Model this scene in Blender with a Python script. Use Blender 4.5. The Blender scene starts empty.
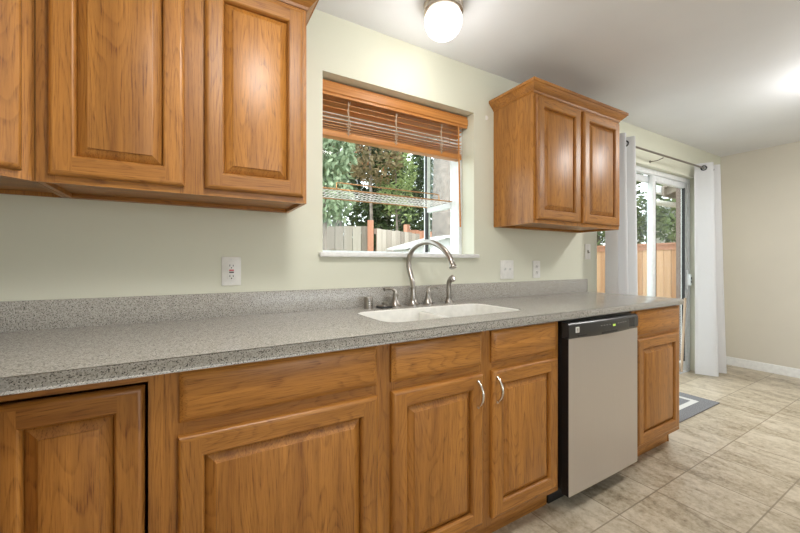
import bpy, bmesh, math, random
from mathutils import Vector, Matrix, noise as mnoise
random.seed(7)
scene = bpy.context.scene
COL = scene.collection
PI = math.pi

# ------------------------------------------------------------------ camera
cd = bpy.data.cameras.new('camera'); cam = bpy.data.objects.new('camera', cd); COL.objects.link(cam)
cd.sensor_width = 36.0; cd.lens = 355.6 / 800 * 36.0
cd.shift_y = -4.1 / 800
cd.clip_start = 0.02; cd.clip_end = 200
cam.location = (0, -1.653, 1.143)
cam.rotation_euler = (PI / 2, 0, -math.radians(30.25))
scene.camera = cam

# ------------------------------------------------------------------ world, sun, exposure
scene.view_settings.view_transform = 'Standard'
scene.view_settings.look = 'None'
scene.view_settings.gamma = 1.0
scene.view_settings.use_curve_mapping = False
scene.view_settings.exposure = 0.44
W = bpy.data.worlds.new('sky'); scene.world = W; W.use_nodes = True
bg = W.node_tree.nodes['Background']
bg.inputs['Color'].default_value = (0.90, 0.96, 1.0, 1); bg.inputs['Strength'].default_value = 3.0

def lamp(name, kind, loc, energy, color=(1, 1, 1), rot=(0, 0, 0), **kw):
    l = bpy.data.lights.new(name, kind); l.energy = energy; l.color = color
    for k, v in kw.items(): setattr(l, k, v)
    o = bpy.data.objects.new(name, l); COL.objects.link(o); o.location = loc; o.rotation_euler = rot
    return o
lamp('sun', 'SUN', (6, 4, 8), 2.2, (1, .96, .9), (math.radians(42), math.radians(14), math.radians(25)), angle=.2)
# soft fill light added behind the camera, set in an invented rear window
lamp('rear_fill_light', 'AREA', (1.6, -4.38, 1.45), 5, (1.0, .98, .95), (PI / 2, 0, 0), shape='RECTANGLE', size=2.6, size_y=1.3)

# ------------------------------------------------------------------ materials
def new_mat(name):
    m = bpy.data.materials.new(name); m.use_nodes = True
    nt = m.node_tree; p = nt.nodes['Principled BSDF']
    return m, nt, p
def N(nt, t, **kw):
    n = nt.nodes.new(t)
    for k, v in kw.items():
        if k in n.inputs: n.inputs[k].default_value = v
        else: setattr(n, k, v)
    return n
def ramp(nt, fac, stops, interp='LINEAR'):
    r = nt.nodes.new('ShaderNodeValToRGB'); r.color_ramp.interpolation = interp
    e = r.color_ramp.elements
    while len(e) < len(stops): e.new(0.5)
    for i, (pos, c) in enumerate(stops):
        e[i].position = pos; e[i].color = (c, c, c, 1) if isinstance(c, (int, float)) else (*c, 1)
    nt.links.new(fac, r.inputs[0]); return r
def mixc(nt, a, b, fac, mode='MIX'):
    m = nt.nodes.new('ShaderNodeMix'); m.data_type = 'RGBA'; m.blend_type = mode
    for s, v in ((0, fac), (6, a), (7, b)):
        if hasattr(v, 'links') or hasattr(v, 'is_linked'): nt.links.new(v, m.inputs[s])
        elif isinstance(v, (int, float)): m.inputs[s].default_value = v
        else: m.inputs[s].default_value = (*v, 1)
    return m.outputs[2]
def bump(nt, p, h, strength, dist=.001):
    b = nt.nodes.new('ShaderNodeBump'); b.inputs['Strength'].default_value = strength; b.inputs['Distance'].default_value = dist
    nt.links.new(h, b.inputs['Height']); nt.links.new(b.outputs[0], p.inputs['Normal'])
def plain(name, col, rough=.5, metal=0, spec=.5, noise_amt=.06, nscale=30, **kw):
    m, nt, p = new_mat(name)
    tc = N(nt, 'ShaderNodeTexCoord'); n = N(nt, 'ShaderNodeTexNoise', Scale=nscale, Detail=3)
    nt.links.new(tc.outputs['Object'], n.inputs['Vector'])
    lo = tuple(max(0, c * (1 - noise_amt)) for c in col); hi = tuple(min(1, c * (1 + noise_amt)) for c in col)
    r = ramp(nt, n.outputs['Fac'], [(.3, lo), (.7, hi)])
    nt.links.new(r.outputs[0], p.inputs['Base Color'])
    p.inputs['Roughness'].default_value = rough; p.inputs['Metallic'].default_value = metal
    p.inputs['Specular IOR Level'].default_value = spec
    for k, v in kw.items(): p.inputs[k].default_value = v
    return m

def oak(name, axis, light=(.51, .220, .043), dark=(.125, .033, .004), rough=.37):
    """golden oak, grain running along axis"""
    m, nt, p = new_mat(name)
    tc = N(nt, 'ShaderNodeTexCoord'); oi = N(nt, 'ShaderNodeObjectInfo')
    off = N(nt, 'ShaderNodeVectorMath', operation='SCALE'); off.inputs[0].default_value = (3.1, 5.7, 4.3)
    nt.links.new(oi.outputs['Random'], off.inputs['Scale'])
    add = N(nt, 'ShaderNodeVectorMath', operation='ADD')
    nt.links.new(tc.outputs['Object'], add.inputs[0]); nt.links.new(off.outputs[0], add.inputs[1])
    def mp(across, along):
        g = N(nt, 'ShaderNodeMapping')
        s = [across] * 3; s['xyz'.index(axis)] = along
        g.inputs['Scale'].default_value = s
        nt.links.new(add.outputs[0], g.inputs['Vector']); return g.outputs[0]
    # cathedral figure: a slowly varying field cut into rings
    nf = N(nt, 'ShaderNodeTexNoise', Scale=1, Detail=2, Roughness=.45, Distortion=.25); nt.links.new(mp(7.0, 1.0), nf.inputs['Vector'])
    mul = N(nt, 'ShaderNodeMath', operation='MULTIPLY'); mul.inputs[1].default_value = 30; nt.links.new(nf.outputs['Fac'], mul.inputs[0])
    fr = N(nt, 'ShaderNodeMath', operation='FRACT'); nt.links.new(mul.outputs[0], fr.inputs[0])
    rings = ramp(nt, fr.outputs[0], [(0, 0), (.55, .10), (.90, 1), (1, 0)])
    broad = N(nt, 'ShaderNodeTexNoise', Scale=1, Detail=5, Roughness=.6); nt.links.new(mp(22, 1.2), broad.inputs['Vector'])
    pores = N(nt, 'ShaderNodeTexNoise', Scale=1, Detail=4, Roughness=.7); nt.links.new(mp(330, 11), pores.inputs['Vector'])
    pr = ramp(nt, pores.outputs['Fac'], [(.50, 0), (.68, 1)])
    f1 = N(nt, 'ShaderNodeMath', operation='MULTIPLY'); nt.links.new(rings.outputs[0], f1.inputs[0])
    pa = N(nt, 'ShaderNodeMath', operation='MULTIPLY_ADD'); pa.inputs[1].default_value = .70; pa.inputs[2].default_value = .22
    nt.links.new(pr.outputs[0], pa.inputs[0]); nt.links.new(pa.outputs[0], f1.inputs[1])
    base = ramp(nt, broad.outputs['Fac'], [(.3, tuple(d * .55 + l * .45 for l, d in zip(light, dark))), (.64, light)])
    c1 = mixc(nt, base.outputs[0], dark, f1.outputs[0])
    sc = N(nt, 'ShaderNodeMath', operation='MULTIPLY'); sc.inputs[1].default_value = .50; nt.links.new(pr.outputs[0], sc.inputs[0])
    c2 = mixc(nt, c1, dark, sc.outputs[0])
    # each object a touch lighter or darker
    hv = N(nt, 'ShaderNodeHueSaturation'); mr = N(nt, 'ShaderNodeMapRange'); mr.inputs[3].default_value = .92; mr.inputs[4].default_value = 1.06
    nt.links.new(oi.outputs['Random'], mr.inputs[0]); nt.links.new(mr.outputs[0], hv.inputs['Value']); nt.links.new(c2, hv.inputs['Color'])
    nt.links.new(hv.outputs[0], p.inputs['Base Color'])
    p.inputs['Roughness'].default_value = rough; p.inputs['Specular IOR Level'].default_value = .5
    bump(nt, p, pr.outputs[0], .10, .0006)
    return m
OV = oak('oak_upright_grain', 'z'); OH = oak('oak_level_grain', 'x'); OY = oak('oak_deep_grain', 'y')
OAK = [OV, OH, OY]

def wall_paint(name, col):
    m, nt, p = new_mat(name)
    tc = N(nt, 'ShaderNodeTexCoord'); n = N(nt, 'ShaderNodeTexNoise', Scale=2.2, Detail=3); n2 = N(nt, 'ShaderNodeTexNoise', Scale=160, Detail=3)
    nt.links.new(tc.outputs['Object'], n.inputs['Vector']); nt.links.new(tc.outputs['Object'], n2.inputs['Vector'])
    r = ramp(nt, n.outputs['Fac'], [(.3, tuple(c * .97 for c in col)), (.7, tuple(min(1, c * 1.02) for c in col))])
    nt.links.new(r.outputs[0], p.inputs['Base Color']); p.inputs['Roughness'].default_value = .6
    bump(nt, p, n2.outputs['Fac'], .12, .0012)
    return m
M_wall = wall_paint('sage_cream_wall', (.71, .71, .585))
M_beige = wall_paint('beige_wall', (.70, .655, .565))
M_ceil = wall_paint('ceiling_white', (.82, .83, .86))
M_trim = plain('white_trim', (.82, .82, .80), .35)
M_vinyl = plain('white_vinyl', (.80, .82, .83), .35)
M_plate = plain('white_plate', (.83, .82, .78), .3)
M_black = plain('black_plastic', (.012, .012, .013), .3)
M_dark = plain('dark_gap', (.02, .02, .02), .7)
M_chrome = plain('brushed_nickel', (.40, .375, .345), .28, 1)
M_bright = plain('bright_nickel', (.78, .76, .72), .2, 1)
M_bronze = plain('ring_metal', (.50, .44, .38), .3, 1)
M_sink = plain('white_sink', (.86, .85, .80), .2)
M_rubber = plain('rubber', (.03, .03, .03), .7)
M_red = plain('red_button', (.6, .03, .05), .4)
M_rod = plain('pewter_rod', (.30, .27, .24), .35, 1)
M_brass = plain('copper_wire', (.50, .27, .12), .35, .8)
M_wire = plain('pale_wire', (.70, .66, .62), .4, .5)
M_stick = plain('bare_wood_stick', (.50, .38, .27), .6)

def stainless():
    m, nt, p = new_mat('stainless')
    tc = N(nt, 'ShaderNodeTexCoord'); g = N(nt, 'ShaderNodeMapping'); g.inputs['Scale'].default_value = (600, 600, 4)
    n = N(nt, 'ShaderNodeTexNoise', Scale=1, Detail=3); nt.links.new(tc.outputs['Object'], g.inputs[0]); nt.links.new(g.outputs[0], n.inputs['Vector'])
    r = ramp(nt, n.outputs['Fac'], [(.3, (.63, .585, .545)), (.7, (.66, .612, .57))]); nt.links.new(r.outputs[0], p.inputs['Base Color'])
    wv = N(nt, 'ShaderNodeTexNoise', Scale=5, Detail=1); nt.links.new(tc.outputs['Object'], wv.inputs['Vector']); bump(nt, p, wv.outputs['Fac'], .25, .01)
    rr = ramp(nt, n.outputs['Fac'], [(.3, .30), (.7, .38)]); nt.links.new(rr.outputs[0], p.inputs['Roughness'])
    p.inputs['Metallic'].default_value = .75
    return m
M_steel = stainless()

def granite():
    m, nt, p = new_mat('speckled_counter')
    tc = N(nt, 'ShaderNodeTexCoord')
    a = N(nt, 'ShaderNodeTexNoise', Scale=300, Detail=2, Roughness=.5); b = N(nt, 'ShaderNodeTexNoise', Scale=420, Detail=2)
    c = N(nt, 'ShaderNodeTexVoronoi', Scale=260)
    off = N(nt, 'ShaderNodeVectorMath', operation='ADD'); off.inputs[1].default_value = (7, 3, 9); nt.links.new(tc.outputs['Object'], off.inputs[0])
    nt.links.new(tc.outputs['Object'], a.inputs['Vector']); nt.links.new(off.outputs[0], b.inputs['Vector']); nt.links.new(tc.outputs['Object'], c.inputs['Vector'])
    hs = ramp(nt, c.outputs['Color'], [(.2, (.34, .32, .285)), (.8, (.48, .455, .41))])
    dk = ramp(nt, a.outputs['Fac'], [(.57, 0), (.63, 1)]); lt = ramp(nt, b.outputs['Fac'], [(.60, 0), (.66, 1)])
    c1 = mixc(nt, hs.outputs[0], (.60, .58, .53), lt.outputs[0]); c2 = mixc(nt, c1, (.085, .078, .07), dk.outputs[0])
    nt.links.new(c2, p.inputs['Base Color']); p.inputs['Roughness'].default_value = .22
    return m
M_granite = granite()

def tile_floor():
    m, nt, p = new_mat('vinyl_tile')
    tc = N(nt, 'ShaderNodeTexCoord'); g = N(nt, 'ShaderNodeMapping'); g.inputs['Location'].default_value = (-.01, .762, 0)
    nt.links.new(tc.outputs['Object'], g.inputs[0])
    def brick(w, h, mort, c1, c2, cm):
        b = N(nt, 'ShaderNodeTexBrick', offset=0.0, squash=1.0)
        b.inputs['Scale'].default_value = 1; b.inputs['Brick Width'].default_value = w; b.inputs['Row Height'].default_value = h
        b.inputs['Mortar Size'].default_value = mort; b.inputs['Mortar Smooth'].default_value = .3
        b.inputs['Color1'].default_value = (*c1, 1); b.inputs['Color2'].default_value = (*c2, 1); b.inputs['Mortar'].default_value = (*cm, 1)
        nt.links.new(g.outputs[0], b.inputs['Vector']); return b
    tone = brick(.166, .332, 0, (.36, .36, .36), (.68, .68, .68), (.5, .5, .5))
    line = brick(.332, .332, .0035, (0, 0, 0), (0, 0, 0), (1, 1, 1))
    s = N(nt, 'ShaderNodeMapping'); s.inputs['Scale'].default_value = (13, 6.5, 1); nt.links.new(tc.outputs['Object'], s.inputs[0])
    n = N(nt, 'ShaderNodeTexNoise', Scale=1, Detail=7, Roughness=.62, Distortion=.6); nt.links.new(s.outputs[0], n.inputs['Vector'])
    n2 = N(nt, 'ShaderNodeTexNoise', Scale=38, Detail=8, Roughness=.75); nt.links.new(tc.outputs['Object'], n2.inputs['Vector'])
    mx = mixc(nt, n.outputs['Fac'], n2.outputs['Fac'], .5)
    mx2 = mixc(nt, mx, tone.outputs['Color'], .25)
    r = ramp(nt, mx2, [(.40, (.23, .175, .11)), (.48, (.42, .35, .25)), (.575, (.58, .505, .39))])
    sc = N(nt, 'ShaderNodeMath', operation='MULTIPLY'); sc.inputs[1].default_value = .8; nt.links.new(line.outputs['Color'], sc.inputs[0])
    c = mixc(nt, r.outputs[0], (.22, .17, .115), sc.outputs[0])
    nt.links.new(c, p.inputs['Base Color'])
    rr = ramp(nt, n2.outputs['Fac'], [(.3, .26), (.7, .40)]); nt.links.new(rr.outputs[0], p.inputs['Roughness'])
    return m
M_floor = tile_floor()

def cloth(name, col, trans=.0):
    m, nt, p = new_mat(name)
    tc = N(nt, 'ShaderNodeTexCoord'); w = N(nt, 'ShaderNodeTexNoise', Scale=300, Detail=2); nt.links.new(tc.outputs['Object'], w.inputs['Vector'])
    r = ramp(nt, w.outputs['Fac'], [(.3, tuple(c * .95 for c in col)), (.7, col)]); nt.links.new(r.outputs[0], p.inputs['Base Color'])
    p.inputs['Roughness'].default_value = .85; p.inputs['Specular IOR Level'].default_value = .2
    if trans:
        t = N(nt, 'ShaderNodeBsdfTranslucent'); t.inputs['Color'].default_value = (*col, 1)
        mx = N(nt, 'ShaderNodeMixShader'); mx.inputs[0].default_value = trans
        nt.links.new(p.outputs[0], mx.inputs[1]); nt.links.new(t.outputs[0], mx.inputs[2]); nt.links.new(mx.outputs[0], nt.nodes['Material Output'].inputs[0])
    return m
M_curtain = cloth('white_curtain', (.87, .87, .88), .45)

def glass_mat():
    m = bpy.data.materials.new('pane_glass'); m.use_nodes = True; nt = m.node_tree; nt.nodes.clear()
    o = N(nt, 'ShaderNodeOutputMaterial'); t = N(nt, 'ShaderNodeBsdfTransparent'); g = N(nt, 'ShaderNodeBsdfGlossy', Roughness=.02)
    t.inputs[0].default_value = (.95, .97, .96, 1)
    lw = N(nt, 'ShaderNodeLayerWeight', Blend=.5); pw = N(nt, 'ShaderNodeMath', operation='POWER'); pw.inputs[1].default_value = 4
    f = N(nt, 'ShaderNodeMath', operation='MULTIPLY_ADD'); f.inputs[1].default_value = .45; f.inputs[2].default_value = .015
    nt.links.new(lw.outputs['Facing'], pw.inputs[0]); nt.links.new(pw.outputs[0], f.inputs[0]); mx = N(nt, 'ShaderNodeMixShader')
    nt.links.new(f.outputs[0], mx.inputs[0]); nt.links.new(t.outputs[0], mx.inputs[1]); nt.links.new(g.outputs[0], mx.inputs[2]); nt.links.new(mx.outputs[0], o.inputs[0])
    return m
M_glass = glass_mat()
def emit(name, col, s):
    m, nt, p = new_mat(name); p.inputs['Base Color'].default_value = (*col, 1)
    p.inputs['Emission Color'].default_value = (*col, 1); p.inputs['Emission Strength'].default_value = s; return m

def blind_wood():
    m, nt, p = new_mat('honey_blind_wood')
    tc = N(nt, 'ShaderNodeTexCoord'); g = N(nt, 'ShaderNodeMapping'); g.inputs['Scale'].default_value = (3, 90, 120)
    n = N(nt, 'ShaderNodeTexNoise', Scale=1, Detail=4); nt.links.new(tc.outputs['Object'], g.inputs[0]); nt.links.new(g.outputs[0], n.inputs['Vector'])
    r = ramp(nt, n.outputs['Fac'], [(.3, (.46, .17, .035)), (.7, (.62, .27, .07))]); nt.links.new(r.outputs[0], p.inputs['Base Color'])
    p.inputs['Roughness'].default_value = .42
    return m
M_blind = blind_wood()

def fence_mat(name, c1, c2, axis):
    m, nt, p = new_mat(name)
    tc = N(nt, 'ShaderNodeTexCoord'); geo = N(nt, 'ShaderNodeNewGeometry')
    g = N(nt, 'ShaderNodeMapping'); g.inputs['Scale'].default_value = (30, 30, 1.5); nt.links.new(tc.outputs['Object'], g.inputs[0])
    n = N(nt, 'ShaderNodeTexNoise', Scale=1, Detail=5, Roughness=.6); nt.links.new(g.outputs[0], n.inputs['Vector'])
    k = mixc(nt, n.outputs['Fac'], geo.outputs['Random Per Island'], .55)
    r = ramp(nt, k, [(.25, c1), (.75, c2)]); nt.links.new(r.outputs[0], p.inputs['Base Color']); p.inputs['Roughness'].default_value = .8
    return m
M_greyfence = fence_mat('weathered_fence', (.225, .185, .15), (.41, .36, .305), 'z')
M_cedar = fence_mat('cedar_fence', (.50, .26, .13), (.74, .46, .27), 'z')
M_redpost = fence_mat('red_cedar_post', (.40, .17, .10), (.54, .26, .16), 'z')

def leaf_mat(name, c1, c2, c3=None):
    m, nt, p = new_mat(name); geo = N(nt, 'ShaderNodeNewGeometry')
    st = [(.0, c1), (.75, c2)] + ([(.93, c2), (.97, c3)] if c3 else [])
    r = ramp(nt, geo.outputs['Random Per Island'], st); nt.links.new(r.outputs[0], p.inputs['Base Color'])
    p.inputs['Roughness'].default_value = .6; p.inputs['Specular IOR Level'].default_value = .25
    t = N(nt, 'ShaderNodeBsdfTranslucent'); nt.links.new(r.outputs[0], t.inputs['Color'])
    mx = N(nt, 'ShaderNodeMixShader'); mx.inputs[0].default_value = .3
    nt.links.new(p.outputs[0], mx.inputs[1]); nt.links.new(t.outputs[0], mx.inputs[2]); nt.links.new(mx.outputs[0], nt.nodes['Material Output'].inputs[0])
    return m
M_bark = plain('bark', (.22, .18, .15), .9, noise_amt=.35, nscale=12)

# ------------------------------------------------------------------ geometry helpers
def box(bm, x0, x1, y0, y1, z0, z1, mi=0, bev=0, seg=2):
    t = bmesh.new()
    vs = [t.verts.new((x, y, z)) for x in (x0, x1) for y in (y0, y1) for z in (z0, z1)]
    for f in ((0, 1, 3, 2), (4, 6, 7, 5), (0, 4, 5, 1), (2, 3, 7, 6), (0, 2, 6, 4), (1, 5, 7, 3)): t.faces.new([vs[i] for i in f])
    if bev: bmesh.ops.bevel(t, geom=list(t.edges), offset=bev, segments=seg, affect='EDGES', profile=.5)
    merge(bm, t, mi)
def merge(bm, t, mi=None, M=None):
    if mi is not None:
        for f in t.faces: f.material_index = mi
    bmesh.ops.recalc_face_normals(t, faces=t.faces)
    if M is not None: bmesh.ops.transform(t, matrix=M, verts=t.verts)
    me = bpy.data.meshes.new('tmp'); t.to_mesh(me); t.free(); bm.from_mesh(me); bpy.data.meshes.remove(me)
def tube(bm, pts, r, seg=10, mi=0, closed=False):
    pts = [Vector(p) for p in pts]; n = len(pts); rs = r if isinstance(r, (list, tuple)) else [r] * n
    t = bmesh.new(); rings = []; up = None
    for i in range(n):
        a = pts[i - 1] if (i > 0 or closed) else pts[i]; b = pts[(i + 1) % n] if (i < n - 1 or closed) else pts[i]
        d = (b - a).normalized()
        if up is None:
            up = Vector((0, 0, 1)) if abs(d.z) < .9 else Vector((1, 0, 0))
        s = d.cross(up).normalized(); u2 = s.cross(d).normalized(); up = u2
        rings.append([t.verts.new(pts[i] + (s * math.cos(2 * PI * k / seg) + u2 * math.sin(2 * PI * k / seg)) * rs[i]) for k in range(seg)])
    for i in range(n if closed else n - 1):
        A, B = rings[i], rings[(i + 1) % n]
        for k in range(seg): t.faces.new((A[k], A[(k + 1) % seg], B[(k + 1) % seg], B[k]))
    if not closed: t.faces.new(rings[0]); t.faces.new(rings[-1][::-1])
    merge(bm, t, mi)
def lathe(bm, prof, c, seg=24, M=None, mi=0):
    t = bmesh.new(); rings = []
    for r, z in prof:
        if r < 1e-6: rings.append([t.verts.new((0, 0, z))])
        else: rings.append([t.verts.new((r * math.cos(2 * PI * k / seg), r * math.sin(2 * PI * k / seg), z)) for k in range(seg)])
    for A, B in zip(rings, rings[1:]):
        for k in range(seg):
            a, b = A[k % len(A)], A[(k + 1) % len(A)]; d, e = B[k % len(B)], B[(k + 1) % len(B)]
            vs = []
            for v in (a, b, e, d):
                if v not in vs: vs.append(v)
            if len(vs) > 2: t.faces.new(vs)
    for R in (rings[0], rings[-1]):
        if len(R) > 2: t.faces.new(R)
    MM = Matrix.Translation(Vector(c))
    if M is not None: MM = MM @ M
    merge(bm, t, mi, MM)
def prism(bm, poly, axis, a0, a1, mi=0, bev=0):
    """poly in the two other axes (in xyz order) pushed along axis"""
    t = bmesh.new(); ax = 'xyz'.index(axis)
    def mk(p, a):
        c = list(p); c.insert(ax, a); return t.verts.new(c)
    A = [mk(p, a0) for p in poly]; B = [mk(p, a1) for p in poly]
    t.faces.new(A); t.faces.new(B[::-1])
    for i in range(len(poly)):
        j = (i + 1) % len(poly); t.faces.new((A[i], A[j], B[j], B[i]))
    if bev: bmesh.ops.bevel(t, geom=list(t.edges), offset=bev, segments=2, affect='EDGES')
    merge(bm, t, mi)
def obj(name, bm, mats, parent=None, smooth=40, fix=False):
    me = bpy.data.meshes.new(name)
    if parent is not None:
        off = Vector((0, 0, 0)); q = parent
        while q is not None: off += Vector(q.location); q = q.parent
        bmesh.ops.translate(bm, vec=-off, verts=bm.verts)
    if fix: bmesh.ops.recalc_face_normals(bm, faces=bm.faces)
    bm.to_mesh(me); bm.free()
    for m in (mats if isinstance(mats, (list, tuple)) else [mats]): me.materials.append(m)
    me.shade_smooth()
    me.set_sharp_from_angle(angle=math.radians(smooth))
    o = bpy.data.objects.new(name, me); COL.objects.link(o)
    if parent is not None: o.parent = parent
    return o
def tag(o, label, cat, group=None):
    o['label'] = label; o['category'] = cat
    if group: o['group'] = group
    return o
def thing(name, label, cat, loc, group=None):
    o = bpy.data.objects.new(name, None); COL.objects.link(o); o.location = loc; o.empty_display_size = .1
    return tag(o, label, cat, group)
def struct(name, bm, mats, parent=None, **kw):
    o = obj(name, bm, mats, parent, **kw)
    if parent is None: o['kind'] = 'structure'
    return o
def centre_origin(o):
    """put a single-mesh thing's origin at the middle of its base"""
    vs = [v.co for v in o.data.vertices]
    c = Vector(((min(v.x for v in vs) + max(v.x for v in vs)) / 2, (min(v.y for v in vs) + max(v.y for v in vs)) / 2, min(v.z for v in vs)))
    o.data.transform(Matrix.Translation(-c)); o.location = c; return o
NB = bmesh.new

# ------------------------------------------------------------------ the room
XL, XR, YB, ZC = -.984, 5.18, -4.5, 2.34
WT = .16
bm = NB(); box(bm, XL - .1, XR + .1, YB - .1, .0, -.1, 0); box(bm, 2.77, 4.55, 0, WT, -.1, 0); struct('floor', bm, M_floor)
bm = NB(); box(bm, XL - .1, XR + .1, YB - .1, WT, ZC, ZC + .1); struct('ceiling', bm, M_ceil)
# front wall with the window hole and the patio door hole
WX0, WX1, WZ0, WZ1 = .536, 1.489, 1.182, 2.06
DX0, DX1, DZ = 2.775, 4.55, 2.022
bm = NB()
for a in ((XL - .1, WX0, 0, ZC), (WX0, WX1, 0, WZ0), (WX0, WX1, WZ1, ZC), (WX1, DX0, 0, ZC), (DX0, DX1, DZ, ZC), (DX1, XR + .1, 0, ZC)):
    box(bm, a[0], a[1], 0, WT, a[2], a[3])
struct('wall_front', bm, M_wall)
bm = NB(); box(bm, XL - .1, XL, YB - .1, 0, 0, ZC); struct('wall_left', bm, M_wall)
bm = NB(); box(bm, XR, XR + .1, YB - .1, 0, 0, ZC); struct('wall_right', bm, M_beige)
bm = NB()
for a in ((XL, .3, 0, ZC), (.3, 2.9, 0, .8), (.3, 2.9, 2.1, ZC), (2.9, XR, 0, ZC)): box(bm, a[0], a[1], YB - .1, YB, a[2], a[3])
struct('wall_back', bm, M_beige)
def baseboard(name, poly_axis, a0, a1, flip):
    bm = NB(); P = [(0, 0), (.014, 0), (.014, .05), (.011, .062), (.011, .072), (.006, .088), (0, .09)]
    if poly_axis == 'y': prism(bm, [(XR - p[0], p[1]) for p in P], 'y', a0, a1)
    else: prism(bm, [(-p[0], p[1]) for p in P], 'x', a0, a1)
    return struct(name, bm, M_trim)
baseboard('baseboard_right', 'y', YB, -.001, 0)
baseboard('baseboard_front', 'x', 4.62, XR - .015, 0)

# --- kitchen garden window (boxed out beyond the wall)
GY = .50
bm = NB()
box(bm, WX0 - .02, WX1 + .02, -.03, .0, WZ0 - .012, WZ0 + .010, bev=.004)      # nosing on the wall
box(bm, WX0, WX1, -.0, WT, WZ0, WZ0 + .010)
sill = struct('trim_1', bm, M_trim)
bm = NB()
fw = .045
box(bm, WX0, WX0 + .03, WT - .02, WT + .04, WZ0 + .01, WZ1)                # inner frame on the wall
box(bm, WX1 - .026, WX1, WT - .045, WT + .04, WZ0 + .01, WZ1)
box(bm, WX0, WX1, WT - .02, WT + .04, WZ1 - .05, WZ1)
box(bm, WX0, WX1, WT, GY, WZ0 - .04, WZ0 + .01)                             # box floor
box(bm, WX1 - .03, WX1 + .0, GY - .035, GY, WZ0 + .01, WZ1)                 # far corner posts
box(bm, WX0, WX0 + .03, GY - .035, GY, WZ0 + .01, WZ1)
box(bm, WX0, WX1, GY - .035, GY, WZ0 + .01, WZ0 + .035)
box(bm, WX0, WX1, GY - .035, GY, WZ1 - .05, WZ1)
box(bm, WX1 - .03, WX1, WT + .04, GY - .035, WZ1 - .05, WZ1)
box(bm, WX1 - .03, WX1, WT + .04, GY - .035, WZ0 + .01, WZ0 + .035)
box(bm, WX1 - .03, WX1, WT + .04, GY - .035, 1.50, 1.535)                   # side rail at shelf height
box(bm, WX0, WX0 + .03, WT + .04, GY - .035, 1.50, 1.535)
win = struct('window_1', bm, M_vinyl)
bm = NB(); box(bm, WX0 - .01, WX1 + .01, WT, GY + .02, WZ1, WZ1 + .03); struct('window_head', bm, M_vinyl, win)
bm = NB(); box(bm, WX0 + .03, WX1 - .03, GY - .02, GY - .014, WZ0 + .035, WZ1 - .05); struct('front_pane', bm, M_glass, win)
bm = NB()
for z0, z1 in ((WZ0 + .035, 1.50), (1.535, WZ1 - .05)): box(bm, WX1 - .018, WX1 - .012, WT + .04, GY - .035, z0, z1)
struct('side_pane', bm, M_glass, win)
bm = NB()
for z0, z1 in ((WZ0 + .035, 1.50), (1.535, WZ1 - .05)): box(bm, WX0 + .012, WX0 + .018, WT + .04, GY - .035, z0, z1)
struct('side_pane', bm, M_glass, win)
bm = NB()                                                                     # dark gaskets beside the corner post
box(bm, WX1 - .036, WX1 - .029, GY - .035, GY - .02, WZ0 + .035, WZ1 - .05)
box(bm, WX1 - .034, WX1 - .027, GY - .05, GY - .034, WZ0 + .035, 1.50)
struct('gasket', bm, M_rubber, win)

# --- sliding patio door
def frame_rect(bm, x0, x1, z0, z1, y0, y1, w, wb=None):
    wb = wb or w
    box(bm, x0, x0 + w, y0, y1, z0, z1, bev=.003); box(bm, x1 - w, x1, y0, y1, z0, z1, bev=.003)
    box(bm, x0 + w, x1 - w, y0, y1, z1 - w, z1, bev=.003); box(bm, x0 + w, x1 - w, y0, y1, z0, z0 + wb, bev=.003)
bm = NB(); frame_rect(bm, DX0, DX1, .0, DZ, .05, .102, .045, .03)
box(bm, DX0 + .04, DX1 - .04, .045, WT + .03, .0, .022)
door = struct('door_1', bm, M_vinyl)
bm = NB(); frame_rect(bm, DX0 + .045, 3.90, .03, DZ - .045, .105, .135, .062, .08); fx = struct('fixed_panel', bm, M_vinyl, door)
bm = NB(); box(bm, DX0 + .107, 3.838, .117, .123, .11, DZ - .107); struct('pane', bm, M_glass, fx)
bm = NB(); frame_rect(bm, 3.79, DX1 - .04, .03, DZ - .045, .062, .098, .058, .08); sl = struct('sliding_panel', bm, M_vinyl, door)
bm = NB(); box(bm, 3.848, DX1 - .098, .077, .083, .11, DZ - .103); struct('pane', bm, M_glass, sl)
bm = NB(); box(bm, 3.848, 3.856, .062, .075, .11, DZ - .10)
box(bm, DX1 - .108, DX1 - .097, .060, .085, .11, DZ - .10); struct('gasket', bm, M_rubber, sl)
bm = NB(); box(bm, DX1 - .083, DX1 - .06, .04, .064, .86, 1.06, bev=.006); box(bm, DX1 - .079, DX1 - .064, .015, .045, .90, 1.02, bev=.006)
struct('door_handle', bm, M_vinyl, sl)
bm = NB(); box(bm, DX1 - .074, DX1 - .068, .010, .016, .93, .955); box(bm, DX1 - .074, DX1 - .068, .010, .016, .965, .99); struct('latch', bm, M_black, sl)
bm = NB(); box(bm, DX1 - .010, DX1 - .0005, .1025, WT + .015, .0, DZ); struct('exterior_jamb', bm, plain('brown_jamb', (.22, .155, .13), .6), door)
# unseen rear window, added to go with the fill light behind the camera
bm = NB()
for a in ((.3, .36, .8, 2.1), (2.84, 2.9, .8, 2.1), (.36, 2.84, .8, .86), (.36, 2.84, 2.04, 2.1), (1.57, 1.63, .86, 2.04)): box(bm, a[0], a[1], YB - .08, YB, a[2], a[3])
w2 = struct('window_added', bm, M_vinyl)

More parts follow.
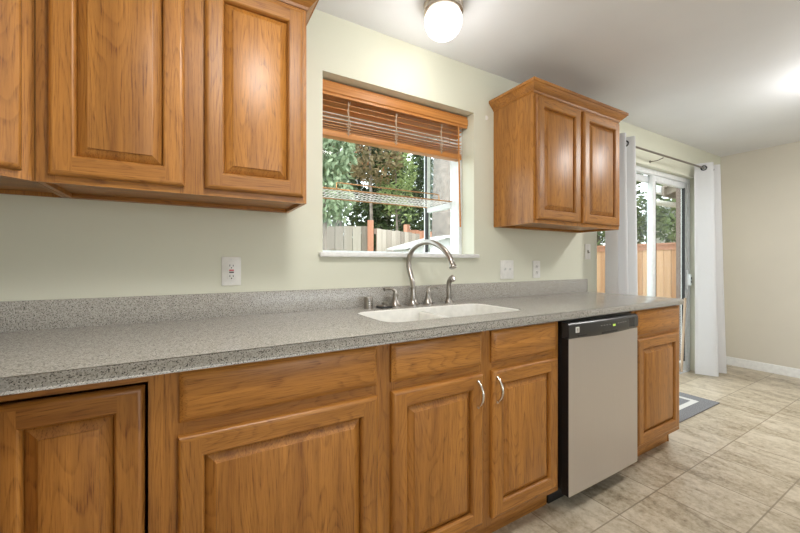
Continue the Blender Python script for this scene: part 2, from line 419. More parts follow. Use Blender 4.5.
# ------------------------------------------------------------------ cabinet parts
def rings(bm, M, w, h, steps, mats=(0, 1), cap=True, capmat=0, back=True):
    """nested rectangles (inset, depth); left/right strips take mats[0], top/bottom mats[1]"""
    t = bmesh.new(); L = []
    for i, d in steps: L.append([t.verts.new((i, i, d)), t.verts.new((w - i, i, d)), t.verts.new((w - i, h - i, d)), t.verts.new((i, h - i, d))])
    for A, B in zip(L, L[1:]):
        for k in range(4):
            f = t.faces.new((A[k], A[(k + 1) % 4], B[(k + 1) % 4], B[k])); f.material_index = mats[1] if k in (0, 2) else mats[0]
    if cap: f = t.faces.new(L[-1]); f.material_index = capmat
    if back: f = t.faces.new(L[0][::-1]); f.material_index = mats[0]
    bmesh.ops.recalc_face_normals(t, faces=t.faces)
    bmesh.ops.transform(t, matrix=M, verts=t.verts)
    me = bpy.data.meshes.new('tmp'); t.to_mesh(me); t.free(); bm.from_mesh(me); bpy.data.meshes.remove(me)
def face_M(origin, udir):
    """local x along udir (horizontal), local y up, local z outwards (u x up)"""
    u = Vector(udir).normalized(); v = Vector((0, 0, 1)); n = u.cross(v)
    return Matrix(((u.x, v.x, n.x, origin[0]), (u.y, v.y, n.y, origin[1]), (u.z, v.z, n.z, origin[2]), (0, 0, 0, 1)))
DOORP = [(0, 0), (0, .011), (.003, .0155), (.010, .0195), (.013, .020)]
S = .052
def door_part(parent, M, w, h, name='door', t0=.0):
    bm = NB(); rings(bm, M, w, h, DOORP, cap=False)
    # flat face with butt joints: stiles run through, rails between
    t = bmesh.new(); a = .013
    def q(x0, x1, y0, y1, mi):
        f = t.faces.new([t.verts.new(p) for p in ((x0, y0, .02), (x1, y0, .02), (x1, y1, .02), (x0, y1, .02))]); f.material_index = mi
    q(a, S, a, h - a, 0); q(w - S, w - a, a, h - a, 0); q(S, w - S, a, S, 1); q(S, w - S, h - S, h - a, 1)
    bmesh.ops.transform(t, matrix=M, verts=t.verts); me = bpy.data.meshes.new('tmp'); t.to_mesh(me); t.free(); bm.from_mesh(me); bpy.data.meshes.remove(me)
    rings(bm, M, w, h, [(S, .02), (S + .003, .0185), (S + .006, .013), (S + .007, .003)], cap=False, back=False)
    d = obj(name, bm, [OV, OH], parent, smooth=35)
    bm = NB(); rings(bm, M, w, h, [(S + .0075, .002), (S + .011, .005), (S + .032, .0150), (S + .0325, .0178), (S + .0345, .0185)], mats=(0, 0))
    obj('door_panel', bm, [OV, OH], d, smooth=25)
    return d
def drawer_part(parent, M, w, h, name='drawer_front'):
    bm = NB(); rings(bm, M, w, h, [(0, 0), (0, .009), (.004, .012), (.014, .0185), (.018, .020)], mats=(1, 1), capmat=1)
    return obj(name, bm, [OV, OH], parent, smooth=30)
def fr(bm, M, x0, x1, y0, y1, mi, d0=-.019, d1=0):
    t = bmesh.new(); vs = [t.verts.new((x, y, z)) for x in (x0, x1) for y in (y0, y1) for z in (d0, d1)]
    for f in ((0, 1, 3, 2), (4, 6, 7, 5), (0, 4, 5, 1), (2, 3, 7, 6), (0, 2, 6, 4), (1, 5, 7, 3)): t.faces.new([vs[i] for i in f])
    merge(bm, t, mi, M)

def carcass(bm, x0, x1, y0, y1, z0, z1, rec=.012, th=.014, top=True):
    """sides, bottom, back and top of a box cabinet"""
    box(bm, x0, x0 + th, y0, y1, z0, z1, 0); box(bm, x1 - th, x1, y0, y1, z0, z1, 0)
    box(bm, x0 + th, x1 - th, y0, y1, z0 + rec, z0 + rec + th, 1)
    if top: box(bm, x0 + th, x1 - th, y0, y1, z1 - th, z1, 1)
    box(bm, x0 + th, x1 - th, y1 - .008, y1, z0, z1, 0)

FY = -.61            # face frame front of the base units
UY = -.305           # face frame front of the wall units
TZ = .882
def base_unit(name, label, x0, x1, stiles, doors, drawers, mullion=None, handles=(), group='golden oak base cabinets'):
    t = thing(name, label, 'cabinet', ((x0 + x1) / 2, -.3, 0), group)
    bm = NB(); carcass(bm, x0, x1, FY + .0195, -.004, .10, TZ - .002, .012, top=False); obj('carcass', bm, OAK, t)
    M = face_M((x0, FY, 0), (1, 0, 0)); w = x1 - x0; bm = NB()
    fr(bm, M, 0, stiles[0], .10, TZ - .001, 0); fr(bm, M, w - stiles[1], w, .10, TZ - .001, 0)
    if mullion: fr(bm, M, mullion[0] - x0, mullion[1] - x0, .10, TZ - .001, 0)
    spans = [(stiles[0], mullion[0] - x0), (mullion[1] - x0, w - stiles[1])] if mullion else [(stiles[0], w - stiles[1])]
    for a, b in spans:
        fr(bm, M, a, b, TZ - .036, TZ - .001, 1); fr(bm, M, a, b, .705, .752, 1); fr(bm, M, a, b, .10, .145, 1)
    obj('face_frame', bm, OAK, t)
    bm = NB(); box(bm, x0, x1, -.55, -.535, 0, .10, 1); obj('toe_kick', bm, OAK, t)
    for a, b, z0, z1 in drawers: drawer_part(t, face_M((a, FY - .0005, z0), (1, 0, 0)), b - a, z1 - z0)
    ds = [door_part(t, face_M((a, FY - .0005, z0), (1, 0, 0)), b - a, z1 - z0) for a, b, z0, z1 in doors]
    for i, hx in handles:
        bm = NB(); y = FY - .0205; P = []; R = []
        for k in range(13):
            s = k / 12; P.append((hx + .008 * math.sin(PI * s) * 0, y - .004 - .026 * math.sin(PI * s) ** .8, .592 + .098 * s)); R.append(.0042 + .0016 * math.sin(PI * s))
        tube(bm, P, R, 10)
        for zz in (.592, .69): lathe(bm, [(.0, 0), (.0065, 0), (.006, .006), (.0, .008)], (hx, y + .0005, zz), 12, Matrix.Rotation(PI / 2, 4, 'X'))
        h = obj('handle', bm, M_bright, ds[i]); h['label'] = 'bright arched metal handle'
    return t

# corner base unit with its two folding leaves set inside the frame
t = thing('corner_base_cabinet', 'oak corner base cabinet with a recessed door ringed by a black gap', 'cabinet', (-.6, -.45, 0), 'golden oak base cabinets')
x1 = -.067; xc = XL + .61
bm = NB(); box(bm, x1 - .014, x1, FY + .0195, -.004, .10, TZ - .002, 0); box(bm, XL + .004, x1 - .014, -.012, -.004, .1, TZ - .002, 0)
box(bm, XL + .004, XL + .012, -.93, -.012, .1, TZ - .002, 0); box(bm, XL + .012, xc - .0195, -.93, -.916, .1, TZ - .002, 0)
prism(bm, [(XL + .012, -.012), (x1 - .014, -.012), (x1 - .014, FY + .0195), (xc - .0195, FY + .0195), (xc - .0195, -.916), (XL + .012, -.916)], 'z', .112, .126, 1)
obj('carcass', bm, [OV, OH, OY], t)
bm = NB(); M = face_M((xc, FY, 0), (1, 0, 0)); w = x1 - xc; dl = -.100 - xc
fr(bm, M, dl + .008, w, .10, TZ - .001, 0); fr(bm, M, 0, dl + .008, .857, TZ - .001, 1); fr(bm, M, 0, dl + .008, .10, .125, 1)
M2 = face_M((xc, -.93, 0), (0, 1, 0)); w2_ = FY + .93 - .0
fr(bm, M2, 0, .033, .10, TZ - .001, 0); fr(bm, M2, .033, w2_, .857, TZ - .001, 1); fr(bm, M2, .033, w2_, .10, .125, 1)
obj('face_frame', bm, OAK, t)
bm = NB(); box(bm, xc - .06, x1, -.55, -.535, 0, .1, 1); box(bm, xc - .075, xc - .06, -.93, -.535, 0, .1, 1); obj('toe_kick', bm, OAK, t)
door_part(t, face_M((xc + .003, FY + .0225, .133), (1, 0, 0)), dl - .003, .846 - .133)
door_part(t, face_M((xc - .0165, -.89, .133), (0, 1, 0)), .258, .849 - .133)

base_unit('base_cabinet', 'wide oak base cabinet with one drawer over one broad door, left of the sink', -.067, .543, (.055, .04),
          [(-.032, .517, .130, .712)], [(-.028, .516, .745, .872)])
base_unit('sink_base_cabinet', 'oak sink base cabinet with two doors carrying arched metal handles', .543, 1.445, (.045, .04),
          [(.570, .972, .130, .714), (1.022, 1.424, .130, .714)], [(.570, .968, .745, .872), (1.022, 1.414, .745, .872)], (.965, 1.03), ((0, .940), (1, 1.041)))
t = base_unit('end_base_cabinet', 'narrow oak base cabinet right of the dishwasher at the counter end', 2.072, 2.622, (.045, .04),
          [(2.108, 2.588, .130, .718)], [(2.108, 2.590, .735, .872)])
bm = NB(); prism(bm, [(-.61, .10), (-.55, .10), (-.555, 0), (-.004, 0), (-.004, TZ - .002), (-.61, TZ - .002)], 'x', 2.6225, 2.632); obj('end_panel', bm, OAK, t)

# wall units
def crown(bm, path, mi=1, zb=2.100):
    P = [(0, 0), (.004, 0), (.008, .010), (.012, .012), (.020, .022), (.033, .034), (.036, .040), (.042, .042), (.042, .058), (0, .058)]
    t = bmesh.new(); L = []; n = len(path)
    for i, p in enumerate(path):
        p = Vector(p); d1 = (p - Vector(path[i - 1])).normalized() if i else None; d2 = (Vector(path[i + 1]) - p).normalized() if i < n - 1 else None
        nn = lambda d: Vector((d.y, -d.x))          # outward side
        if d1 is None: m = nn(d2)
        elif d2 is None: m = nn(d1)
        else: m = (nn(d1) + nn(d2)); m = m / (m.dot(nn(d1)))
        L.append([t.verts.new((p.x + m.x * o, p.y + m.y * o, zb + z)) for o, z in P])
    for A, B in zip(L, L[1:]):
        for k in range(len(P)): t.faces.new((A[k], A[(k + 1) % len(P)], B[(k + 1) % len(P)], B[k]))
    t.faces.new(L[0]); t.faces.new(L[-1][::-1])
    merge(bm, t, mi)
def wall_unit(name, label, x0, x1, doors, cr, mull):
    t = thing(name, label, 'cabinet', ((x0 + x1) / 2, -.15, 1.366), 'golden oak wall cabinets')
    z0, z1 = 1.366, 2.128
    bm = NB(); carcass(bm, x0, x1, UY + .0195, -.001, z0, z1, .014); box(bm, x0 + .014, x1 - .014, -.03, -.009, z0, z0 + .014, 1); obj('carcass', bm, OAK, t)
    M = face_M((x0, UY, 0), (1, 0, 0)); w = x1 - x0; bm = NB()
    fr(bm, M, 0, .04, z0, z1, 0); fr(bm, M, w - .04, w, z0, z1, 0); fr(bm, M, mull[0] - x0, mull[1] - x0, z0, z1, 0)
    for a, b in ((.04, mull[0] - x0), (mull[1] - x0, w - .04)): fr(bm, M, a, b, z0, z0 + .04, 1); fr(bm, M, a, b, z1 - .06, z1, 1)
    obj('face_frame', bm, OAK, t)
    for a, b in doors: door_part(t, face_M((a, UY - .0005, 1.387), (1, 0, 0)), b - a, 2.084 - 1.387)
    bm = NB(); crown(bm, cr); obj('crown_molding', bm, OAK, t, smooth=25)
    return t
wall_unit('wall_cabinet', 'two-door oak wall cabinet at the left, between the corner cabinet and the window', -.373, .374, [(-.345, -.022), (.034, .359)],
          [(-.373, -.305), (.374, -.305), (.374, 0)][::1], (-.035, .045))
wall_unit('wall_cabinet', 'two-door oak wall cabinet right of the window, showing its side panel', 1.652, 2.520, [(1.668, 2.068), (2.098, 2.500)],
          [(1.652, -.001), (1.652, -.305), (2.520, -.305), (2.520, -.001)], (2.05, 2.115))
t = thing('corner_wall_cabinet', 'oak wall cabinet cut off at the left edge, facing diagonally out of the corner', 'cabinet', (-.75, -.25, 1.366), 'golden oak wall cabinets')
bm = NB()
for zz in (1.380, 2.114): prism(bm, [(XL + .002, -.002), (-.388, -.002), (-.388, -.305), (-.679, -.596), (XL + .002, -.596)], 'z', zz, zz + .014, 1)
box(bm, -.388, -.376, -.3, -.001, 1.366, 2.128, 0); box(bm, XL + .002, -.685, -.61, -.596, 1.366, 2.128, 0); box(bm, XL + .002, -.388, -.009, -.001, 1.366, 2.128)
obj('carcass', bm, OAK, t)
bm = NB(); M = face_M((-.682, -.61, 0), (1, 1, 0)); w = math.hypot(.305, .305)
fr(bm, M, 0, .045, 1.366, 2.128, 0); fr(bm, M, w - .045, w - .004, 1.366, 2.128, 0); fr(bm, M, .045, w - .045, 1.366, 1.406, 1); fr(bm, M, .045, w - .045, 2.068, 2.128, 1)
obj('face_frame', bm, OAK, t)
door_part(t, face_M((-.682 + .022 + .0004, -.61 + .022 - .0004, 1.387), (1, 1, 0)), w - .062, 2.084 - 1.387)
bm = NB(); crown(bm, [(-.984, -.61), (-.682, -.61), (-.377, -.305)]); obj('crown_molding', bm, OAK, t, smooth=25)

# ------------------------------------------------------------------ countertop, sink
CT = .918
def rrect(x0, x1, y0, y1, r, seg=6):
    out = []
    for cx, cy, a in ((x1 - r, y1 - r, 0), (x0 + r, y1 - r, PI / 2), (x0 + r, y0 + r, PI), (x1 - r, y0 + r, 1.5 * PI)):
        out += [(cx + r * math.cos(a + PI / 2 * k / seg), cy + r * math.sin(a + PI / 2 * k / seg)) for k in range(seg + 1)]
    return out
SX0, SX1, SY0, SY1 = .625, 1.372, -.500, -.150
bm = NB()
poly = [(XL + .001, -.021), (2.643, -.021), (2.643, -.61), (2.633, -.635), (2.608, -.645), (-.344, -.645), (-.344, -.95), (XL + .001, -.95)]
tb = bmesh.new(); A = [tb.verts.new((*p, TZ)) for p in poly]; B = [tb.verts.new((*p, CT)) for p in poly]
tb.faces.new(A[::-1]); tb.faces.new(B)
for i in range(len(poly)): j = (i + 1) % len(poly); tb.faces.new((A[i], A[j], B[j], B[i]))
tb.edges.ensure_lookup_table()
es = [e for e in tb.edges if abs(e.verts[0].co.z - e.verts[1].co.z) < 1e-6 and all((v.co.y < -.6 or (v.co.x > 2.6 and abs(e.verts[0].co.x - e.verts[1].co.x) < .02)) for v in e.verts)
      and not all(v.co.y < -.94 for v in e.verts)]
bmesh.ops.bevel(tb, geom=es, offset=.0145, segments=4, affect='EDGES', profile=.5)
merge(bm, tb, 0)
ct = obj('countertop', bm, M_granite, None, smooth=50)
cut = NB(); prism(cut, rrect(SX0, SX1, SY0, SY1, .07), 'z', .8, 1.0); co = obj('cutter', cut, M_granite)
md = ct.modifiers.new('b', 'BOOLEAN'); md.operation = 'DIFFERENCE'; md.object = co; md.solver = 'EXACT'
dg = bpy.context.evaluated_depsgraph_get(); dg.update()
me2 = bpy.data.meshes.new_from_object(ct.evaluated_get(dg)); ct.modifiers.clear(); ct.data = me2
bpy.data.objects.remove(co)
ct.data.shade_smooth(); ct.data.set_sharp_from_angle(angle=math.radians(50))
tag(ct, 'grey speckled countertop with rounded edge running under the window', 'countertop')
bm = NB(); box(bm, XL + .022, 2.622, -.0205, -.0005, TZ, 1.016, bev=.003); box(bm, XL + .001, XL + .021, -.95, -.0005, TZ, 1.016, bev=.003); obj('backsplash', bm, M_granite, ct)

t = thing('kitchen_sink', 'white double bowl sink set into the grey counter below the window', 'sink', ((SX0 + SX1) / 2, (SY0 + SY1) / 2, .72))
bm = NB(); tb = bmesh.new(); L = []
for ins, z, r in ((-.012, TZ - .004, .08), (-.012, TZ - .014, .08), (.0, TZ - .014, .07), (.0, TZ - .014, .07)): pass
for ins, z, r in ((.001, .70, .069), (.001, CT - .004, .069), (.006, CT - .002, .066), (.012, CT - .006, .062), (.020, .80, .055), (.030, .745, .05), (.06, .73, .04)):
    L.append([tb.verts.new((x, y, z)) for x, y in rrect(SX0 + ins, SX1 - ins, SY0 + ins, SY1 - ins, r)])
for a, b in zip(L, L[1:]):
    for k in range(len(a)): tb.faces.new((a[k], a[(k + 1) % len(a)], b[(k + 1) % len(a)], b[k]))
tb.faces.new(L[-1]); tb.faces.new(L[0][::-1]); merge(bm, tb, 0)
obj('basin', bm, M_sink, t)
bm = NB(); box(bm, .972, 1.002, SY0 + .014, SY1 - .014, .729, .900, bev=.012, seg=3); obj('bowl_divider', bm, M_sink, t)
for cx in (.80, 1.18):
    bm = NB(); lathe(bm, [(0, 0), (.042, 0), (.042, .004), (.034, .004), (.03, .001), (0, .001)], (cx, -.33, .7298), 24); obj('drain', bm, M_chrome, t)

# ------------------------------------------------------------------ tap set
FYT = -.074
t = thing('kitchen_faucet', 'tall brushed nickel gooseneck faucet behind the sink', 'faucet', (1.0, FYT, CT))
bm = NB(); lathe(bm, [(0, 0), (.031, 0), (.031, .006), (.024, .014), (.017, .04), (.0135, .075), (.013, .085), (.0165, .088), (.0165, .096), (.0125, .100), (0, .1)], (1.0, FYT, CT)); obj('base', bm, M_chrome, t)
def spline(P, n=8):
    P = [Vector(p) for p in P]; out = []
    for i in range(len(P) - 1):
        p0, p1, p2, p3 = P[max(i - 1, 0)], P[i], P[i + 1], P[min(i + 2, len(P) - 1)]
        for k in range(n):
            s = k / n
            out.append(.5 * ((2 * p1) + (p2 - p0) * s + (2 * p0 - 5 * p1 + 4 * p2 - p3) * s * s + (3 * p1 - p0 - 3 * p2 + p3) * s ** 3))
    out.append(P[-1]); return out
pth = spline([(1, y, z) for y, z in ((FYT, 1.012), (-.064, 1.05), (-.038, 1.105), (-.030, 1.15), (-.052, 1.196), (-.104, 1.228), (-.177, 1.243), (-.246, 1.240), (-.315, 1.216), (-.362, 1.186), (-.388, 1.158), (-.398, 1.140))])
bm = NB(); n = len(pth); tube(bm, pth, [.0142 - .002 * i / n for i in range(n)], 14); obj('spout', bm, M_chrome, t)
d = (pth[-1] - pth[-4]).normalized(); R = d.to_track_quat('Z', 'Y').to_matrix().to_4x4()
bm = NB(); lathe(bm, [(0, 0), (.0115, 0), (.0125, .004), (.0125, .012), (.016, .018), (.0175, .024), (.0165, .027), (0, .027)], pth[-1] - d * .003, 20, R); obj('spout_tip', bm, M_chrome, t)
def tap(x, side, label):
    t = thing('tap_handle', label, 'tap', (x, FYT, CT), 'tap lever handles')
    bm = NB(); lathe(bm, [(0, 0), (.030, 0), (.030, .005), (.024, .012), (.016, .036), (.012, .058), (.0135, .062), (.0135, .067), (.010, .072), (.010, .080), (.006, .086), (0, .087)], (x, FYT, CT), 20); obj('base', bm, M_chrome, t)
    bm = NB(); P = spline([(x, FYT, CT + .078), (x + side * .018, FYT, CT + .088), (x + side * .042, FYT, CT + .093), (x + side * .064, FYT, CT + .089)], 5); m = len(P)
    tube(bm, P, [.0062 + .0045 * (i / m) ** 3 for i in range(m)], 10); obj('lever', bm, M_chrome, t)
tap(.893, -1, 'nickel lever tap handle left of the faucet, lever to the left')
tap(1.096, 1, 'nickel lever tap handle right of the faucet, lever to the right')
t = thing('side_sprayer', 'nickel pull-out side sprayer standing right of the faucet', 'sprayer', (1.235, FYT, CT))
bm = NB(); lathe(bm, [(0, 0), (.023, 0), (.023, .004), (.017, .012), (.015, .030), (.0165, .034), (0, .034)], (1.235, FYT, CT), 20); obj('holder', bm, M_chrome, t)
bm = NB(); P = spline([(1.235, FYT, CT + .032), (1.235, FYT, CT + .08), (1.236, FYT - .004, CT + .115), (1.238, FYT - .024, CT + .138)], 6); m = len(P)
tube(bm, P, [.0115 + .004 * (i / m) for i in range(m)], 14); obj('spray_body', bm, M_chrome, t)
d = Vector((0.05, -.85, .35)).normalized()
bm = NB(); lathe(bm, [(0, -.012), (.014, -.010), (.019, .004), (.0185, .010), (.013, .012), (0, .010)], (1.238, FYT - .026, CT + .134), 18, d.to_track_quat('Z', 'Y').to_matrix().to_4x4()); obj('spray_head', bm, M_chrome, t)
t = thing('air_gap_cap', 'short nickel slotted cylinder cap at the left end of the tap row', 'air gap', (.741, FYT, CT))
bm = NB(); lathe(bm, [(0, 0), (.024, 0), (.024, .008), (.0217, .010), (.0217, .053), (.019, .057), (0, .058)], (.741, FYT, CT), 20); obj('cap', bm, M_chrome, t)
for k in range(3):
    for a in (-.9, -.35, 2.4):
        bm = NB(); zz = CT + .016 + .010 * k; x = .741 + .0215 * math.cos(a - .9); y = FYT + .0215 * math.sin(a - .9)
        box(bm, x - .003, x + .003, y - .003, y + .003, zz, zz + .003); obj('slot', bm, M_black, t)
t = thing('sink_stopper', 'round sink stopper with black rubber rim lying between cap and left tap', 'stopper', (.826, FYT - .008, CT))
bm = NB(); lathe(bm, [(0, 0), (.040, 0), (.043, .004), (.040, .009), (0, .010)], (.826, FYT - .008, CT), 28); obj('rubber_rim', bm, M_rubber, t)
bm = NB(); lathe(bm, [(.0, .010), (.036, .010), (.034, .013), (.016, .015), (.011, .020), (.014, .026), (.010, .029), (0, .030)], (.826, FYT - .008, CT), 24); obj('top', bm, M_chrome, t)

# ------------------------------------------------------------------ dishwasher
t = thing('dishwasher', 'stainless steel dishwasher with black control panel under the counter', 'dishwasher', (1.755, -.3, 0))
bm = NB(); box(bm, 1.460, 2.056, -.618, -.03, .10, .872, 0, .004)
for xx in (1.49, 2.02):
    for yy in (-.52, -.08): lathe(bm, [(0, 0), (.016, 0), (.016, .012), (.008, .014), (.008, .11), (0, .11)], (xx, yy, 0), 10)
obj('tub', bm, M_black, t)
bm = NB(); box(bm, 1.450, 2.060, -.556, -.54, .004, .10, 0); obj('kick_plate', bm, M_black, t)
DA, DB = 1.460, 2.046
bm = NB(); tb = bmesh.new(); nu = 16; rows = []
def dwp(u, z): return (DA + (DB - DA) * u, -.654 - .0025 * (1 - (2 * u - 1) ** 2), z)
for z in (.085, .797):
    rows.append([tb.verts.new(dwp(k / nu, z)) for k in range(nu + 1)])
bk = [[tb.verts.new((DA + (DB - DA) * k / nu, -.6185, z)) for k in range(nu + 1)] for z in (.085, .797)]
for k in range(nu):
    tb.faces.new((rows[0][k], rows[0][k + 1], rows[1][k + 1], rows[1][k])); tb.faces.new((bk[0][k], bk[1][k], bk[1][k + 1], bk[0][k + 1]))
    tb.faces.new((rows[0][k], bk[0][k], bk[0][k + 1], rows[0][k + 1])); tb.faces.new((rows[1][k], rows[1][k + 1], bk[1][k + 1], bk[1][k]))
tb.faces.new((rows[0][0], rows[1][0], bk[1][0], bk[0][0])); tb.faces.new((rows[0][-1], bk[0][-1], bk[1][-1], rows[1][-1]))
for f in tb.faces: f.material_index = 0
for f in tb.faces:
    c = f.calc_center_median()
    if c.y > -.648 : f.material_index = 1
bmesh.ops.recalc_face_normals(tb, faces=tb.faces)
me = bpy.data.meshes.new('tmp'); tb.to_mesh(me); tb.free(); bm.from_mesh(me)
obj('door', bm, [M_steel, M_black], t)
# control panel: bowed front, lower edge dipping to the middle
bm = NB(); tb = bmesh.new(); G = []
prof = [(.0, 0), (.006, .0), (.012, .12), (.012, .80), (.006, .96), (0, 1.0)]
for k in range(nu + 1):
    u = k / nu; s = 1 - (2 * u - 1) ** 2; x = DA + (DB - DA) * u; zl = .800 - .0065 * s; zh = .868
    G.append([tb.verts.new((x, -.6185, zl))] + [tb.verts.new((x, -.645 - .010 * s - o, zl + (zh - zl) * f)) for o, f in prof] + [tb.verts.new((x, -.6185, zh))])
for A, B in zip(G, G[1:]):
    m = len(A)
    for j in range(m): tb.faces.new((A[j], B[j], B[(j + 1) % m], A[(j + 1) % m]))
tb.faces.new(G[0][::-1]); tb.faces.new(G[-1]); merge(bm, tb, 0)
M_panel = plain('charcoal_panel', (.035, .034, .034), .28)
cp = obj('control_panel', bm, M_panel, t)
def pf(u, dz): s = 1 - (2 * u - 1) ** 2; return DA + (DB - DA) * u, -.657 - .010 * s, .8 - .0065 * s + dz
def mark(u, dz, w, h, mat, nm, d=.0008):
    bm = NB(); x, y, z = pf(u, dz); box(bm, x - w / 2, x + w / 2, y - d, y + .004, z - h / 2, z + h / 2); return obj(nm, bm, mat, cp)
m = mark(.095, .038, .026, .026, M_plate, 'emblem'); m['label'] = 'white square maker emblem'
bm = NB(); x, y, z = pf(.095, .038)
for px, pz, w, h in ((-.004, 0, .003, .016), (.002, .004, .010, .003), (.003, -.003, .003, .012)): box(bm, x + px - w / 2, x + px + w / 2, y - .0014, y, z + pz - h / 2, z + pz + h / 2)
obj('emblem_mark', bm, M_rod, cp)
M_led = emit('green_led', (.55, .75, .12), .35)
mark(.585, .040, .022, .010, M_led, 'display')
mark(.52, .012, .13, .011, M_black, 'handle_slot', .0012); mark(.16, .012, .07, .006, M_black, 'vent_slot', .0012)
M_lt = plain('grey_print', (.30, .30, .30), .4)
for u in (.40, .44, .48, .52, .65, .69, .73, .77): mark(u, .046, .010, .003, M_lt, 'button', .001)
mark(.87, .036, .060, .046, plain('touch_pad', (.028, .028, .03), .2), 'touch_pad', .001)

# ------------------------------------------------------------------ wall plates
def plate(name, label, x0, x1, z0, z1):
    t = thing(name, label, 'switch' if 'switch' in name else 'outlet', ((x0 + x1) / 2, 0, (z0 + z1) / 2))
    bm = NB(); tb = bmesh.new(); box(tb, x0, x1, -.006, -.0002, z0, z1, 0, .0028); merge(bm, tb, 0); obj('cover_plate', bm, M_plate, t)
    return t
def slots(t, cx, cz, y=-.0095):
    bm = NB()
    box(bm, cx - .0075, cx - .0052, y, y + .003, cz - .002, cz + .006); box(bm, cx + .0052, cx + .0075, y, y + .003, cz - .002, cz + .005)
    box(bm, cx - .002, cx + .002, y, y + .003, cz - .010, cz - .0055); return obj('sockets', bm, M_black, t)
def screws(t, pts):
    for x, z in pts:
        bm = NB(); lathe(bm, [(0, 0), (.0035, 0), (.003, .0015), (0, .002)], (x, -.0058, z), 10, Matrix.Rotation(PI / 2, 4, 'X')); obj('screw', bm, M_trim, t)
t = plate('safety_outlet', 'white outlet plate with red and black test buttons at the left of the window', .104, .178, 1.046, 1.166); c = .141; z = 1.106
bm = NB(); box(bm, c - .0165, c + .0165, -.009, -.005, z - .034, z + .034, 0, .001); f = obj('receptacle', bm, M_plate, t)
slots(t, c, z + .022); slots(t, c, z - .022)
bm = NB(); box(bm, c - .009, c + .009, -.0105, -.008, z + .0015, z + .007); obj('reset_button', bm, M_red, t)
bm = NB(); box(bm, c - .009, c + .009, -.0105, -.008, z - .007, z - .0015); obj('test_button', bm, M_black, t)
screws(t, [(c, z + .049), (c, z - .049)])
t = plate('light_switch', 'white double switch plate right of the faucet with two toggles', 1.708, 1.828, 1.036, 1.156)
for c in (1.745, 1.791):
    bm = NB(); box(bm, c - .006, c + .006, -.0075, -.005, 1.083, 1.109); prism(bm, [(-.006, 1.091), (-.006, 1.101), (-.019, 1.108), (-.019, 1.102)], 'x', c - .004, c + .004); obj('toggle', bm, M_trim, t)
    screws(t, [(c, 1.126), (c, 1.066)])
t = plate('wall_outlet', 'narrow white duplex outlet plate on the wall below the right cabinet', 2.018, 2.092, 1.036, 1.154); c = 2.055
for zz in (1.115, 1.075):
    bm = NB(); lathe(bm, [(0, 0), (.0165, 0), (.0165, .002), (0, .003)], (c, -.0058, zz), 20, Matrix.Rotation(PI / 2, 4, 'X')); obj('receptacle', bm, M_plate, t); slots(t, c, zz, -.0095)
screws(t, [(c, 1.095)])
t = plate('light_switch', 'single white switch plate at the wall end next to the curtain', 2.612, 2.682, 1.166, 1.286); c = 2.647
bm = NB(); box(bm, c - .006, c + .006, -.0075, -.005, 1.213, 1.239); prism(bm, [(-.006, 1.221), (-.006, 1.231), (-.019, 1.216), (-.019, 1.222)], 'x', c - .004, c + .004); obj('toggle', bm, M_rod, t)
screws(t, [(c, 1.256), (c, 1.196)])
t = thing('wall_hook', 'tiny white hook on the wall between window and right cabinet', 'hook', (1.588, 0, 2.045))
bm = NB(); box(bm, 1.582, 1.596, -.004, -.0002, 2.035, 2.062, 0, .001); obj('mount', bm, M_plate, t)
bm = NB(); tube(bm, [(1.589, -.003, 2.055), (1.589, -.012, 2.05), (1.589, -.016, 2.042), (1.589, -.012, 2.036)], .002, 8); obj('prong', bm, M_trim, t)

# ------------------------------------------------------------------ wooden blind
t = thing('wooden_blind', 'honey wood venetian blind drawn up at the top of the window', 'blind', (1.01, .09, 1.78))
bx0, bx1 = WX0 + .008, WX1 - .003
bm = NB(); prism(bm, [(.060, 2.052), (.060, 2.036), (.053, 2.032), (.053, 1.998), (.060, 1.993), (.060, 1.981), (.072, 1.981), (.072, 2.052)], 'x', bx0, bx1); obj('valance', bm, M_blind, t)
bm = NB(); box(bm, bx0 + .01, bx1 - .004, .085, .135, 2.005, 2.055); obj('headrail', bm, M_blind, t)
zs = [1.994, 1.980, 1.958, 1.930, 1.902, 1.880, 1.862, 1.847, 1.835, 1.824]
for i, z in enumerate(zs):
    bm = NB(); tilt = (.004 if i > 3 else -.003); sx = random.uniform(-.003, .003)
    prism(bm, [(.085, z - tilt), (.135, z + tilt), (.135, z + tilt + .003), (.085, z - tilt + .003)], 'x', bx0 + .012 + sx, bx1 - .024 + sx); obj('slat', bm, M_blind, t)
bm = NB(); box(bm, bx0 + .012, bx1 - .024, .083, .137, 1.787, 1.817, 0, .003); obj('bottom_rail', bm, M_blind, t)
for x in (.70, .985, 1.30):
    bm = NB(); tube(bm, [(x, .080, 1.98), (x + .002, .080, 1.90), (x - .003, .079, 1.84), (x, .080, 1.80)], .0022, 6)
    tube(bm, [(x + .012, .080, 1.98), (x - .006, .080, 1.93), (x + .01, .079, 1.87), (x, .078, 1.81)], .0016, 6); 
    for k in range(3): tube(bm, [(x - .012, .080, 1.815 + .018 * k), (x, .074, 1.806 + .018 * k), (x + .012, .08, 1.815 + .018 * k)], .0018, 6)
    obj('ladder_cord', bm, M_stick, t)
bm = NB(); tube(bm, [(1.408, .050, 1.975), (1.412, .048, 1.70), (1.418, .046, 1.42), (1.419, .046, 1.36)], [.0045, .005, .0055, .005], 8); obj('tilt_wand', bm, M_blind, t)

